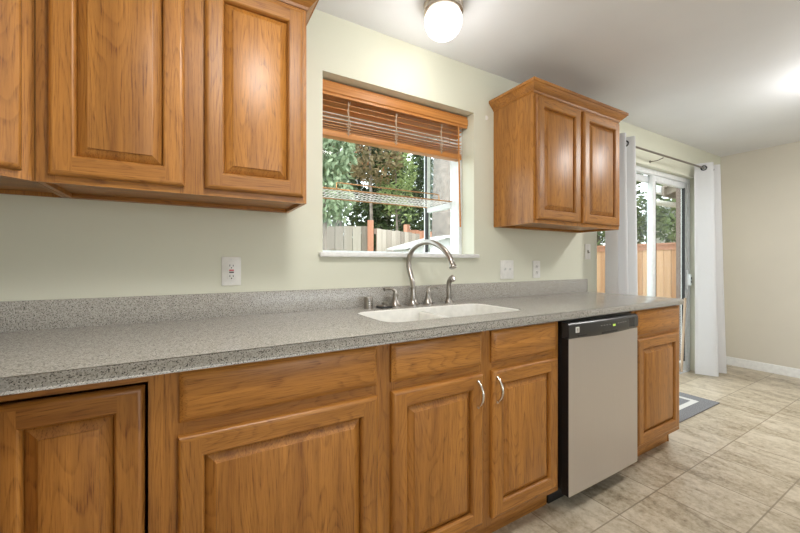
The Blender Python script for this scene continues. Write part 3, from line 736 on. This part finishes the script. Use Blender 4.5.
# ------------------------------------------------------------------ wire shelf in the garden window
t = thing('wire_shelf', 'wire plant shelf with copper rails hung across the window', 'shelf', (1.01, .33, 1.53))
z = 1.538; y0, y1 = .175, GY - .045; xa, xb = WX0 + .034, WX1 - .034
bm = NB(); tube(bm, [(xa, y0, z), (xb, y0, z)], .0042, 8); tube(bm, [(xa, y1, z - .002), (xb, y1, z - .002)], .004, 8); obj('frame_rail', bm, M_brass, t)
bm = NB(); tube(bm, [(xa + .10, y0, z), (xa + .10, y0, z + .034), (xa + .13, y0, z + .036), (xb - .13, y0, z + .036), (xb - .105, y0, z + .034), (xb - .10, y0, z)], .0036, 8); obj('guard_rail', bm, M_brass, t)
bm = NB()
for k in range(34):
    x = xa + .01 + (xb - xa - .02) * k / 33; tube(bm, [(x, y0, z + .003), (x, y1, z + .001)], .0019, 5)
for k in range(4):
    y = y0 + (y1 - y0) * (k + .5) / 4; tube(bm, [(xa, y, z - .002), (xb, y, z - .002)], .0022, 5)
obj('wire_grid', bm, M_wire, t)

# ------------------------------------------------------------------ ceiling light
LX, LY = 1.0, -.335
t = thing('ceiling_light', 'small frosted globe ceiling light with ringed metal base', 'ceiling light', (LX, LY, ZC))
bm = NB(); lathe(bm, [(0, 0), (.084, 0), (.090, -.010), (.090, -.018), (.084, -.024), (.083, -.028), (.090, -.034), (.090, -.046), (.080, -.054), (0, -.054)], (LX, LY, ZC - .0005), 32); obj('base', bm, M_bronze, t)
bm = NB(); lathe(bm, [(.070, -.050), (.079, -.055), (.0850, -.066), (.0865, -.083), (.0835, -.106), (.074, -.127), (.058, -.144), (.037, -.154), (.015, -.158), (0, -.1585)], (LX, LY, ZC), 32)
M_globe = emit('frosted_globe', (1.0, .97, .92), 2.6)
obj('globe', bm, M_globe, t)
lp = lamp('globe_bulb', 'POINT', (0, 0, -.21), 2.6, (1, .97, .92), shadow_soft_size=.06); lp.parent = t

# two more ceiling lamps further back in the room
def flush_lamp(x, y, label, e):
    t = thing('flush_ceiling_light', label, 'ceiling light', (x, y, ZC))
    bm = NB(); lathe(bm, [(0, 0), (.20, 0), (.20, -.02), (.19, -.025), (0, -.025)], (x, y, ZC - .0005), 32); obj('base', bm, M_bronze, t)
    bm = NB(); lathe(bm, [(.188, -.024), (.185, -.034), (.15, -.048), (.08, -.056), (0, -.058)], (x, y, ZC), 32); obj('diffuser', bm, emit('lamp_diffuser', (1, .97, .93), 2.0), t)
    a = lamp('lamp_light', 'AREA', (0, 0, -.064), e * .38, (1, .985, .965), shape='DISK', size=.36); a.parent = t
    a = lamp('lamp_glow', 'POINT', (0, 0, -.22), e * .26, (1, .985, .965), shadow_soft_size=.13); a.parent = t
    return t
flush_lamp(.33, -1.18, 'flush ceiling light over the kitchen floor', 24)
flush_lamp(3.52, -1.25, 'flush ceiling light over the dining area', 40)

# ------------------------------------------------------------------ curtains, rod
def curtain(label, x0, x1, waves, ph, amp, yc=-.115, flare=0.0):
    t = thing('curtain', label, 'curtain', ((x0 + x1) / 2, yc, .02), 'white grommet curtains')
    bm = NB(); tb = bmesh.new(); nx, nz = 90, 14; th = .002; F = []; Bk = []
    for j in range(nz + 1):
        s = j / nz; z = .022 + (2.135 - .022) * s; rf = []; rb = []
        for i in range(nx + 1):
            u = i / nx; a = amp * (1.0 + .25 * (1 - s)); w = (x1 - x0) * (1 + flare * (1 - s))
            x = x0 + w * u + .006 * math.sin(9 * u + 3 * (1 - s)) * (1 - s); y = yc + a * math.cos(2 * PI * waves * u + ph + .35 * math.sin(3 * (1 - s)) * (1 - s)) - .02 * (1 - s)
            rf.append(tb.verts.new((x, y - th / 2, z))); rb.append(tb.verts.new((x, y + th / 2, z)))
        F.append(rf); Bk.append(rb)
    for j in range(nz):
        for i in range(nx):
            tb.faces.new((F[j][i], F[j][i + 1], F[j + 1][i + 1], F[j + 1][i])); tb.faces.new((Bk[j][i], Bk[j + 1][i], Bk[j + 1][i + 1], Bk[j][i + 1]))
        for e in (0, nx): tb.faces.new((F[j][e], F[j + 1][e], Bk[j + 1][e], Bk[j][e]))
    for i in range(nx):
        tb.faces.new((F[0][i], Bk[0][i], Bk[0][i + 1], F[0][i + 1])); tb.faces.new((F[nz][i], F[nz][i + 1], Bk[nz][i + 1], Bk[nz][i]))
    merge(bm, tb, 0); obj('fabric', bm, M_curtain, t, smooth=80)
    for k in range(int(2 * waves) + 1):                                   # grommets where the cloth crosses the rod
        u = ((k + .5) * PI - ph) / (2 * PI * waves)
        if 0.0 <= u <= 1:
            x = x0 + (x1 - x0) * u; bm = NB()
            sl = -amp * 2 * PI * waves / (x1 - x0) * math.sin(2 * PI * waves * u + ph); d = Vector((1, sl, 0)).normalized(); nn = Vector((d.y, -d.x, 0)); up = Vector((0, 0, 1))
            tube(bm, [Vector((x, yc, 2.085)) + (d * math.cos(q * PI / 10) + up * math.sin(q * PI / 10)) * .021 for q in range(20)], .006, 8, closed=True); obj('grommet', bm, M_black, t)
    return t
curtain('white curtain at the left of the patio door, behind the wall cabinet', 2.725, 3.0, 2.0, PI, .058)
curtain('white curtain hanging at the right of the patio door, by the room corner', 4.365, 4.61, 1.5, 0, .062, flare=.22)
t = thing('curtain_rod', 'thin dark curtain rod over the patio door', 'curtain rod', (3.7, -.115, 2.085))
bm = NB(); tube(bm, [(2.70, -.115, 2.085), (4.54, -.115, 2.085)], .0085, 12); obj('rod', bm, M_rod, t)
for x in (2.69, 4.55): bm = NB(); lathe(bm, [(0, -.02), (.016, -.012), (.02, 0), (.016, .012), (0, .02)], (x, -.115, 2.085), 14, Matrix.Rotation(PI / 2, 4, 'Y')); obj('finial', bm, M_black, t)
for x in (2.72, 3.60, 4.52): bm = NB(); tube(bm, [(x, -.0005, 2.06), (x, -.06, 2.055), (x, -.11, 2.070)], .004, 8); lathe(bm, [(0, 0), (.012, 0), (.012, .006), (0, .006)], (x, -.0005, 2.06), 12, Matrix.Rotation(PI / 2, 4, 'X')); obj('bracket', bm, M_rod, t)

# stick in the door track, mat on the floor
bm = NB(); tube(bm, [(4.30, .032, .030), (4.395, .036, .775)], .012, 8); tag(centre_origin(obj('security_stick', bm, M_stick)), 'bare wooden stick leaning on the patio door frame', 'stick')
def mat_material():
    m, nt, p = new_mat('grey_mat_weave'); tc = N(nt, 'ShaderNodeTexCoord'); n = N(nt, 'ShaderNodeTexNoise', Scale=140, Detail=4); nt.links.new(tc.outputs['Object'], n.inputs['Vector'])
    r = ramp(nt, n.outputs['Fac'], [(.3, (.13, .13, .135)), (.7, (.25, .25, .26))]); nt.links.new(r.outputs[0], p.inputs['Base Color']); p.inputs['Roughness'].default_value = .95
    bump(nt, p, n.outputs['Fac'], .4, .003); return m
M_mat = mat_material(); M_stripe = cloth('mat_stripe', (.62, .61, .58))
t = thing('door_mat', 'grey floor mat with pale border stripe in front of the patio door', 'mat', (3.26, -.245, 0))
bm = NB(); box(bm, 2.83, 3.69, -.47, -.02, .0005, .008, 0, .002); obj('pile', bm, M_mat, t)
bm = NB()
for a in ((2.95, 3.57, -.375, -.335), (2.95, 3.57, -.155, -.115), (2.95, 2.99, -.335, -.155), (3.53, 3.57, -.335, -.155)): box(bm, a[0], a[1], a[2], a[3], .0078, .0092)
obj('border_stripe', bm, M_stripe, t)

# ------------------------------------------------------------------ outdoors
GZ = -.12
def ground_mat():
    m, nt, p = new_mat('lawn_ground'); tc = N(nt, 'ShaderNodeTexCoord'); n = N(nt, 'ShaderNodeTexNoise', Scale=1.5, Detail=8); nt.links.new(tc.outputs['Object'], n.inputs['Vector'])
    r = ramp(nt, n.outputs['Fac'], [(.35, (.10, .13, .05)), (.65, (.24, .25, .12))]); nt.links.new(r.outputs[0], p.inputs['Base Color']); p.inputs['Roughness'].default_value = .95; return m
bm = NB(); box(bm, -12, 34, WT, 34, GZ - .2, GZ); struct('ground', bm, ground_mat())
bm = NB(); box(bm, 2.3, 6.4, WT + .001, 2.2, GZ - .05, GZ + .06); struct('patio_slab', bm, plain('concrete', (.55, .54, .51), .85))
bm = NB(); box(bm, XR + .1, 8.2, 0, WT, GZ - .2, 2.75); struct('exterior_wall', bm, plain('siding', (.52, .47, .40), .7))

def fence(name, label, A, B, top, mat, postmat, post_at=(), pw=.14, cap=True, dip=0):
    A, B = Vector((*A, 0)), Vector((*B, 0)); d = (B - A); L = d.length; d.normalize(); nrm = Vector((-d.y, d.x, 0))
    t = thing(name, label, 'fence', (A.x, A.y, GZ)); R = Matrix(((d.x, nrm.x, 0, A.x), (d.y, nrm.y, 0, A.y), (0, 0, 1, 0), (0, 0, 0, 1)))
    bm = NB(); n = int(L / pw)
    for k in range(n):
        tb = bmesh.new(); s0 = k * L / n; o = random.uniform(-.004, .004); box(tb, s0 + .004, s0 + L / n - .003, -.01 + o, .01 + o, GZ, top - .05 + (random.uniform(-.01, .01) if not cap else 0)); merge(bm, tb, 0, R)
    obj('boards', bm, mat, t)
    for z in (top - .14, .20):
        bm = NB(); tb = bmesh.new(); box(tb, 0, L, .016, .05, z, z + .09); merge(bm, tb, 0, R); obj('rail', bm, mat, t)
    if cap:
        bm = NB(); tb = bmesh.new(); box(tb, 0, L, -.07, .07, top - .05, top - .01); merge(bm, tb, 0, R); tb = bmesh.new(); box(tb, 0, L, -.035, -.012, top - .16, top - .05); merge(bm, tb, 0, R); obj('cap_rail', bm, postmat, t)
    for s in post_at:
        bm = NB(); tb = bmesh.new(); box(tb, s - .05, s + .05, -.055, .05, GZ, top + .05, 0, .004); merge(bm, tb, 0, R); obj('post', bm, postmat, t)
    return t
P0 = (2.64, 3.75)
fence('board_fence', 'weathered grey board fence seen in the kitchen window, reddish post at its right end', (P0[0] - 3.2, P0[1] + 1.55), (P0[0] - .06, P0[1] + .03), 1.80, M_greyfence, M_redpost, (1.95, 3.50), cap=False)
fence('board_fence', 'pale grey board fence in the kitchen window, running right of the reddish post', (P0[0] + .06, P0[1] + .02), (P0[0] + 1.35, P0[1] + .66), 1.77, M_greyfence, M_redpost, (), cap=False)
fence('red_fence', 'short red fence panel in the kitchen window, above the pale shed', (4.05, 5.0), (6.6, 5.9), 1.92, M_redpost, M_redpost, (0.0,), cap=False)
fence('cedar_fence', 'orange cedar fence with cap rail straight outside the patio door', (9.0, 9.0), (9.0, -1.2), 1.58, M_cedar, M_redpost, (1.0, 3.4, 5.7, 7.6), cap=True)
fence('cedar_fence', 'orange cedar fence at the back of the yard, meeting the side fence', (4.6, 9.3), (8.9, 9.1), 1.58, M_cedar, M_redpost, (.1, 2.2, 4.2), cap=True)
# pale shed below the red fence
t = thing('garden_shed', 'small pale shed with low sloping roof beyond the fence in the kitchen window', 'shed', (3.7, 3.55, GZ))
bm = NB(); box(bm, 3.0, 4.5, 3.18, 3.72, GZ, 1.22); obj('walls', bm, plain('white_siding', (.78, .78, .76), .6), t)
bm = NB(); prism(bm, [(2.86, 1.345), (2.86, 1.375), (3.72, 1.60), (4.62, 1.375), (4.62, 1.345), (3.72, 1.565)], 'y', 3.1, 3.74); prism(bm, [(3.0, 1.20), (3.0, 1.35), (3.72, 1.56), (4.5, 1.35), (4.5, 1.2)], 'y', 3.2, 3.72); obj('roof', bm, plain('pale_roof', (.66, .66, .66), .6), t)
# eave and downspout right outside the patio door
t = thing('roof_eave', 'brown underside of the roof eave outside the patio door', 'eave', (6.6, .6, 2.2))
M_eave = plain('eave_brown', (.30, .25, .20), .8)
bm = NB(); prism(bm, [(WT + .0, 2.50), (1.05, 2.27), (1.05, 2.31), (WT + .0, 2.54)], 'x', 6.22, 8.2); obj('roof_deck', bm, M_eave, t)
for k in range(5):
    bm = NB(); x = 6.28 + .45 * k; prism(bm, [(WT, 2.40), (1.0, 2.185), (1.0, 2.283), (WT, 2.498)], 'x', x, x + .045); obj('rafter', bm, M_eave, t)
bm = NB(); box(bm, 6.2, 8.2, 1.0, 1.03, 2.15, 2.31); obj('fascia', bm, M_eave, t)
t = thing('gutter', 'white gutter with curved downspout elbow outside the patio door', 'gutter', (5.6, 1.08, 2.2))
bm = NB(); prism(bm, [(1.032, 2.31), (1.032, 2.20), (1.07, 2.19), (1.12, 2.21), (1.14, 2.31), (1.13, 2.31), (1.11, 2.22), (1.07, 2.20), (1.042, 2.21), (1.042, 2.31)], 'x', 5.86, 8.2); obj('trough', bm, M_vinyl, t)
bm = NB(); tube(bm, spline([(5.97, 1.09, 2.195), (5.97, 1.085, 2.12), (6.0, 1.06, 2.07), (6.10, 1.02, 2.045), (6.5, .98, 2.04), (7.2, .86, 2.05), (7.5, .60, 2.03), (7.55, .26, 2.0), (7.56, .21, 1.9), (7.56, .21, GZ + .02)], 6), .042, 12); obj('downspout', bm, plain('downspout_white', (.78, .75, .68), .5), t)
# neighbour house beyond the cedar fence
t = thing('neighbour_house', 'neighbouring house roof edge among the trees beyond the cedar fence', 'house', (16, 3, GZ))
bm = NB(); box(bm, 14.6, 20, -1.5, 5.2, GZ, 2.35); obj('walls', bm, plain('beige_siding', (.5, .47, .42), .8), t)
bm = NB(); prism(bm, [(5.9, 2.30), (1.8, 4.1), (-2.2, 2.30), (-2.2, 2.45), (1.8, 4.28), (5.9, 2.45)], 'x', 14.2, 20.4); obj('roof', bm, plain('grey_roof', (.45, .46, .44), .8), t)

def tree(name, label, base, h, crown, n, leaf, mat, trunk_r=.12, droop=0, lean=(0, 0), clear=0.0):
    """crown: list of (dx,dy,z,rx,ry,rz) ellipsoids filled with leaves"""
    t = thing(name, label, 'tree', (base[0], base[1], GZ), 'trees beyond the fences')
    bm = NB(); P = [(base[0] + lean[0] * s + .03 * math.sin(5 * s), base[1] + lean[1] * s, GZ + (h - GZ) * s) for s in (0, .2, .4, .6, .8, 1)]
    tube(bm, P, [trunk_r * (1.15 - .9 * k / 5) for k in range(6)], 9); obj('trunk', bm, M_bark, t)
    verts = []; faces = []; rnd = random.Random(hash(label) % 1000 if False else len(label) * 7 + int(base[0] * 100))
    tot = sum(c[3] * c[4] * c[5] for c in crown)
    for c in crown:
        for k in range(int(n * c[3] * c[4] * c[5] / tot)):
            while True:
                v = Vector((rnd.uniform(-1, 1), rnd.uniform(-1, 1), rnd.uniform(-1, 1)))
                if v.length < 1: break
            if rnd.random() < .75: v = v.normalized() * rnd.uniform(.72, 1.0)
            p = Vector((base[0] + c[0] + v.x * c[3], base[1] + c[1] + v.y * c[4], c[2] + v.z * c[5]))
            if mnoise.noise(p * 1.6) < -.22 + clear: continue
            d = Vector((rnd.gauss(0, 1), rnd.gauss(0, 1), rnd.gauss(0, .7) - droop)).normalized(); s = d.cross(Vector((rnd.gauss(0, 1), rnd.gauss(0, 1), rnd.gauss(0, 1)))).normalized()
            l = leaf * rnd.uniform(.6, 1.35); i = len(verts)
            verts += [p, p + d * l * .5 + s * l * .22, p + d * l, p + d * l * .5 - s * l * .22]; faces.append((i, i + 1, i + 2, i + 3))
    off = Vector((base[0], base[1], GZ))
    me = bpy.data.meshes.new('foliage'); me.from_pydata([v - off for v in verts], [], faces); me.materials.append(mat)
    f = bpy.data.objects.new('foliage', me); COL.objects.link(f); f.parent = t
    return t
L_hem = leaf_mat('hemlock_leaves', (.12, .18, .09), (.40, .48, .32))
L_dark = leaf_mat('dark_leaves', (.020, .035, .014), (.10, .14, .055))
L_mid = leaf_mat('mid_leaves', (.05, .085, .03), (.20, .26, .10))
L_rust = leaf_mat('rust_leaves', (.16, .13, .07), (.34, .26, .14), (.60, .26, .14))
L_blue = leaf_mat('bluegreen_leaves', (.06, .10, .085), (.22, .30, .27))
L_lime = leaf_mat('lime_leaves', (.12, .18, .05), (.40, .48, .20))
tree('hemlock', 'pale green drooping hemlock at the left edge of the kitchen window', (1.42, 2.75), 4.4, [(.10, 0, 2.05, .30, .3, .42), (.02, 0, 2.75, .42, .4, .6), (0, 0, 3.6, .4, .4, .8)], 6500, .10, L_hem, .05, droop=1.0)
tree('evergreen_tree', 'dark evergreen behind the grey fence, beside the hemlock', (3.5, 7.9), 7, [(0, 0, 2.6, 1.5, .9, 1.6), (0, 0, 4.6, 1.4, .9, 1.8)], 9000, .18, L_dark, .16)
tree('evergreen_tree', 'dark shrubby evergreen filling the gap over the fence behind the wire shelf', (5.2, 7.4), 6, [(0, 0, 2.2, 1.0, .9, 1.3), (.1, 0, 4.0, 1.0, .9, 1.4)], 7500, .18, L_dark, .14)
tree('maple_tree', 'rust-tinged leafy tree showing just under the blind', (3.6, 5.9), 5.4, [(.1, 0, 3.55, .75, .6, .55), (-.3, 0, 4.3, .8, .6, .7)], 3200, .14, L_rust, .05, clear=.1)
tree('slender_tree', 'slender pale-stemmed tree near the right end of the kitchen window', (4.35, 6.0), 4.8, [(0, 0, 3.3, .5, .5, .9), (.1, 0, 2.3, .35, .35, .45)], 1500, .13, L_lime, .035, clear=.1)
tree('spruce_tree', 'blue-green spruce with sky gaps beside the window corner post', (7.2, 8.0), 7, [(0, 0, 2.6, .8, .8, 1.1), (0, 0, 4.4, .9, .8, 1.5)], 3600, .2, L_blue, .12, clear=.12)
tree('fir_tree', 'broad grey trunk seen through the side pane of the window', (4.53, 4.4), 7.5, [(.6, .3, 3.6, .45, .5, .9), (.2, .3, 5.4, .9, .8, 1.2)], 2200, .18, L_blue, .24, clear=.1)
tree('cypress_tree', 'tall dark tree behind the back cedar fence', (6.6, 10.8), 6.5, [(0, 0, 2.6, 1.6, 1.2, 1.7), (0, 0, 4.6, 1.4, 1.1, 1.6)], 5000, .22, L_dark, .15)
tree('cedar_tree', 'loose green tree at the far corner where the cedar fences meet', (9.9, 10.6), 6.5, [(0, 0, 2.6, 1.4, 1.2, 1.7), (0, 0, 4.4, 1.3, 1.1, 1.5)], 4500, .22, L_mid, .15)
tree('laurel_tree', 'dark leafy tree behind the cedar fence left of the door stile', (10.6, 4.7), 6, [(0, 0, 2.2, 1.0, 1.4, 1.5), (0, 0, 4.1, 1.1, 1.3, 1.5)], 9000, .2, L_mid, .14, clear=-.3)
tree('birch_tree', 'bright green tree behind the cedar fence in the sliding panel', (10.9, 2.35), 7, [(0, 0, 2.8, 1.1, 1.05, 1.6), (0, -.2, 4.6, 1.1, 1.0, 1.6)], 6500, .2, L_mid, .15, clear=.05)
tree('alder_tree', 'light airy tree behind the dark leafy tree outside the patio door', (12.3, 7.0), 6, [(0, 0, 2.6, 1.2, 1.2, 1.4), (0, 0, 4.2, 1.2, 1.2, 1.2)], 3600, .2, L_lime, .12, clear=.12)

bpy.context.view_layer.update()
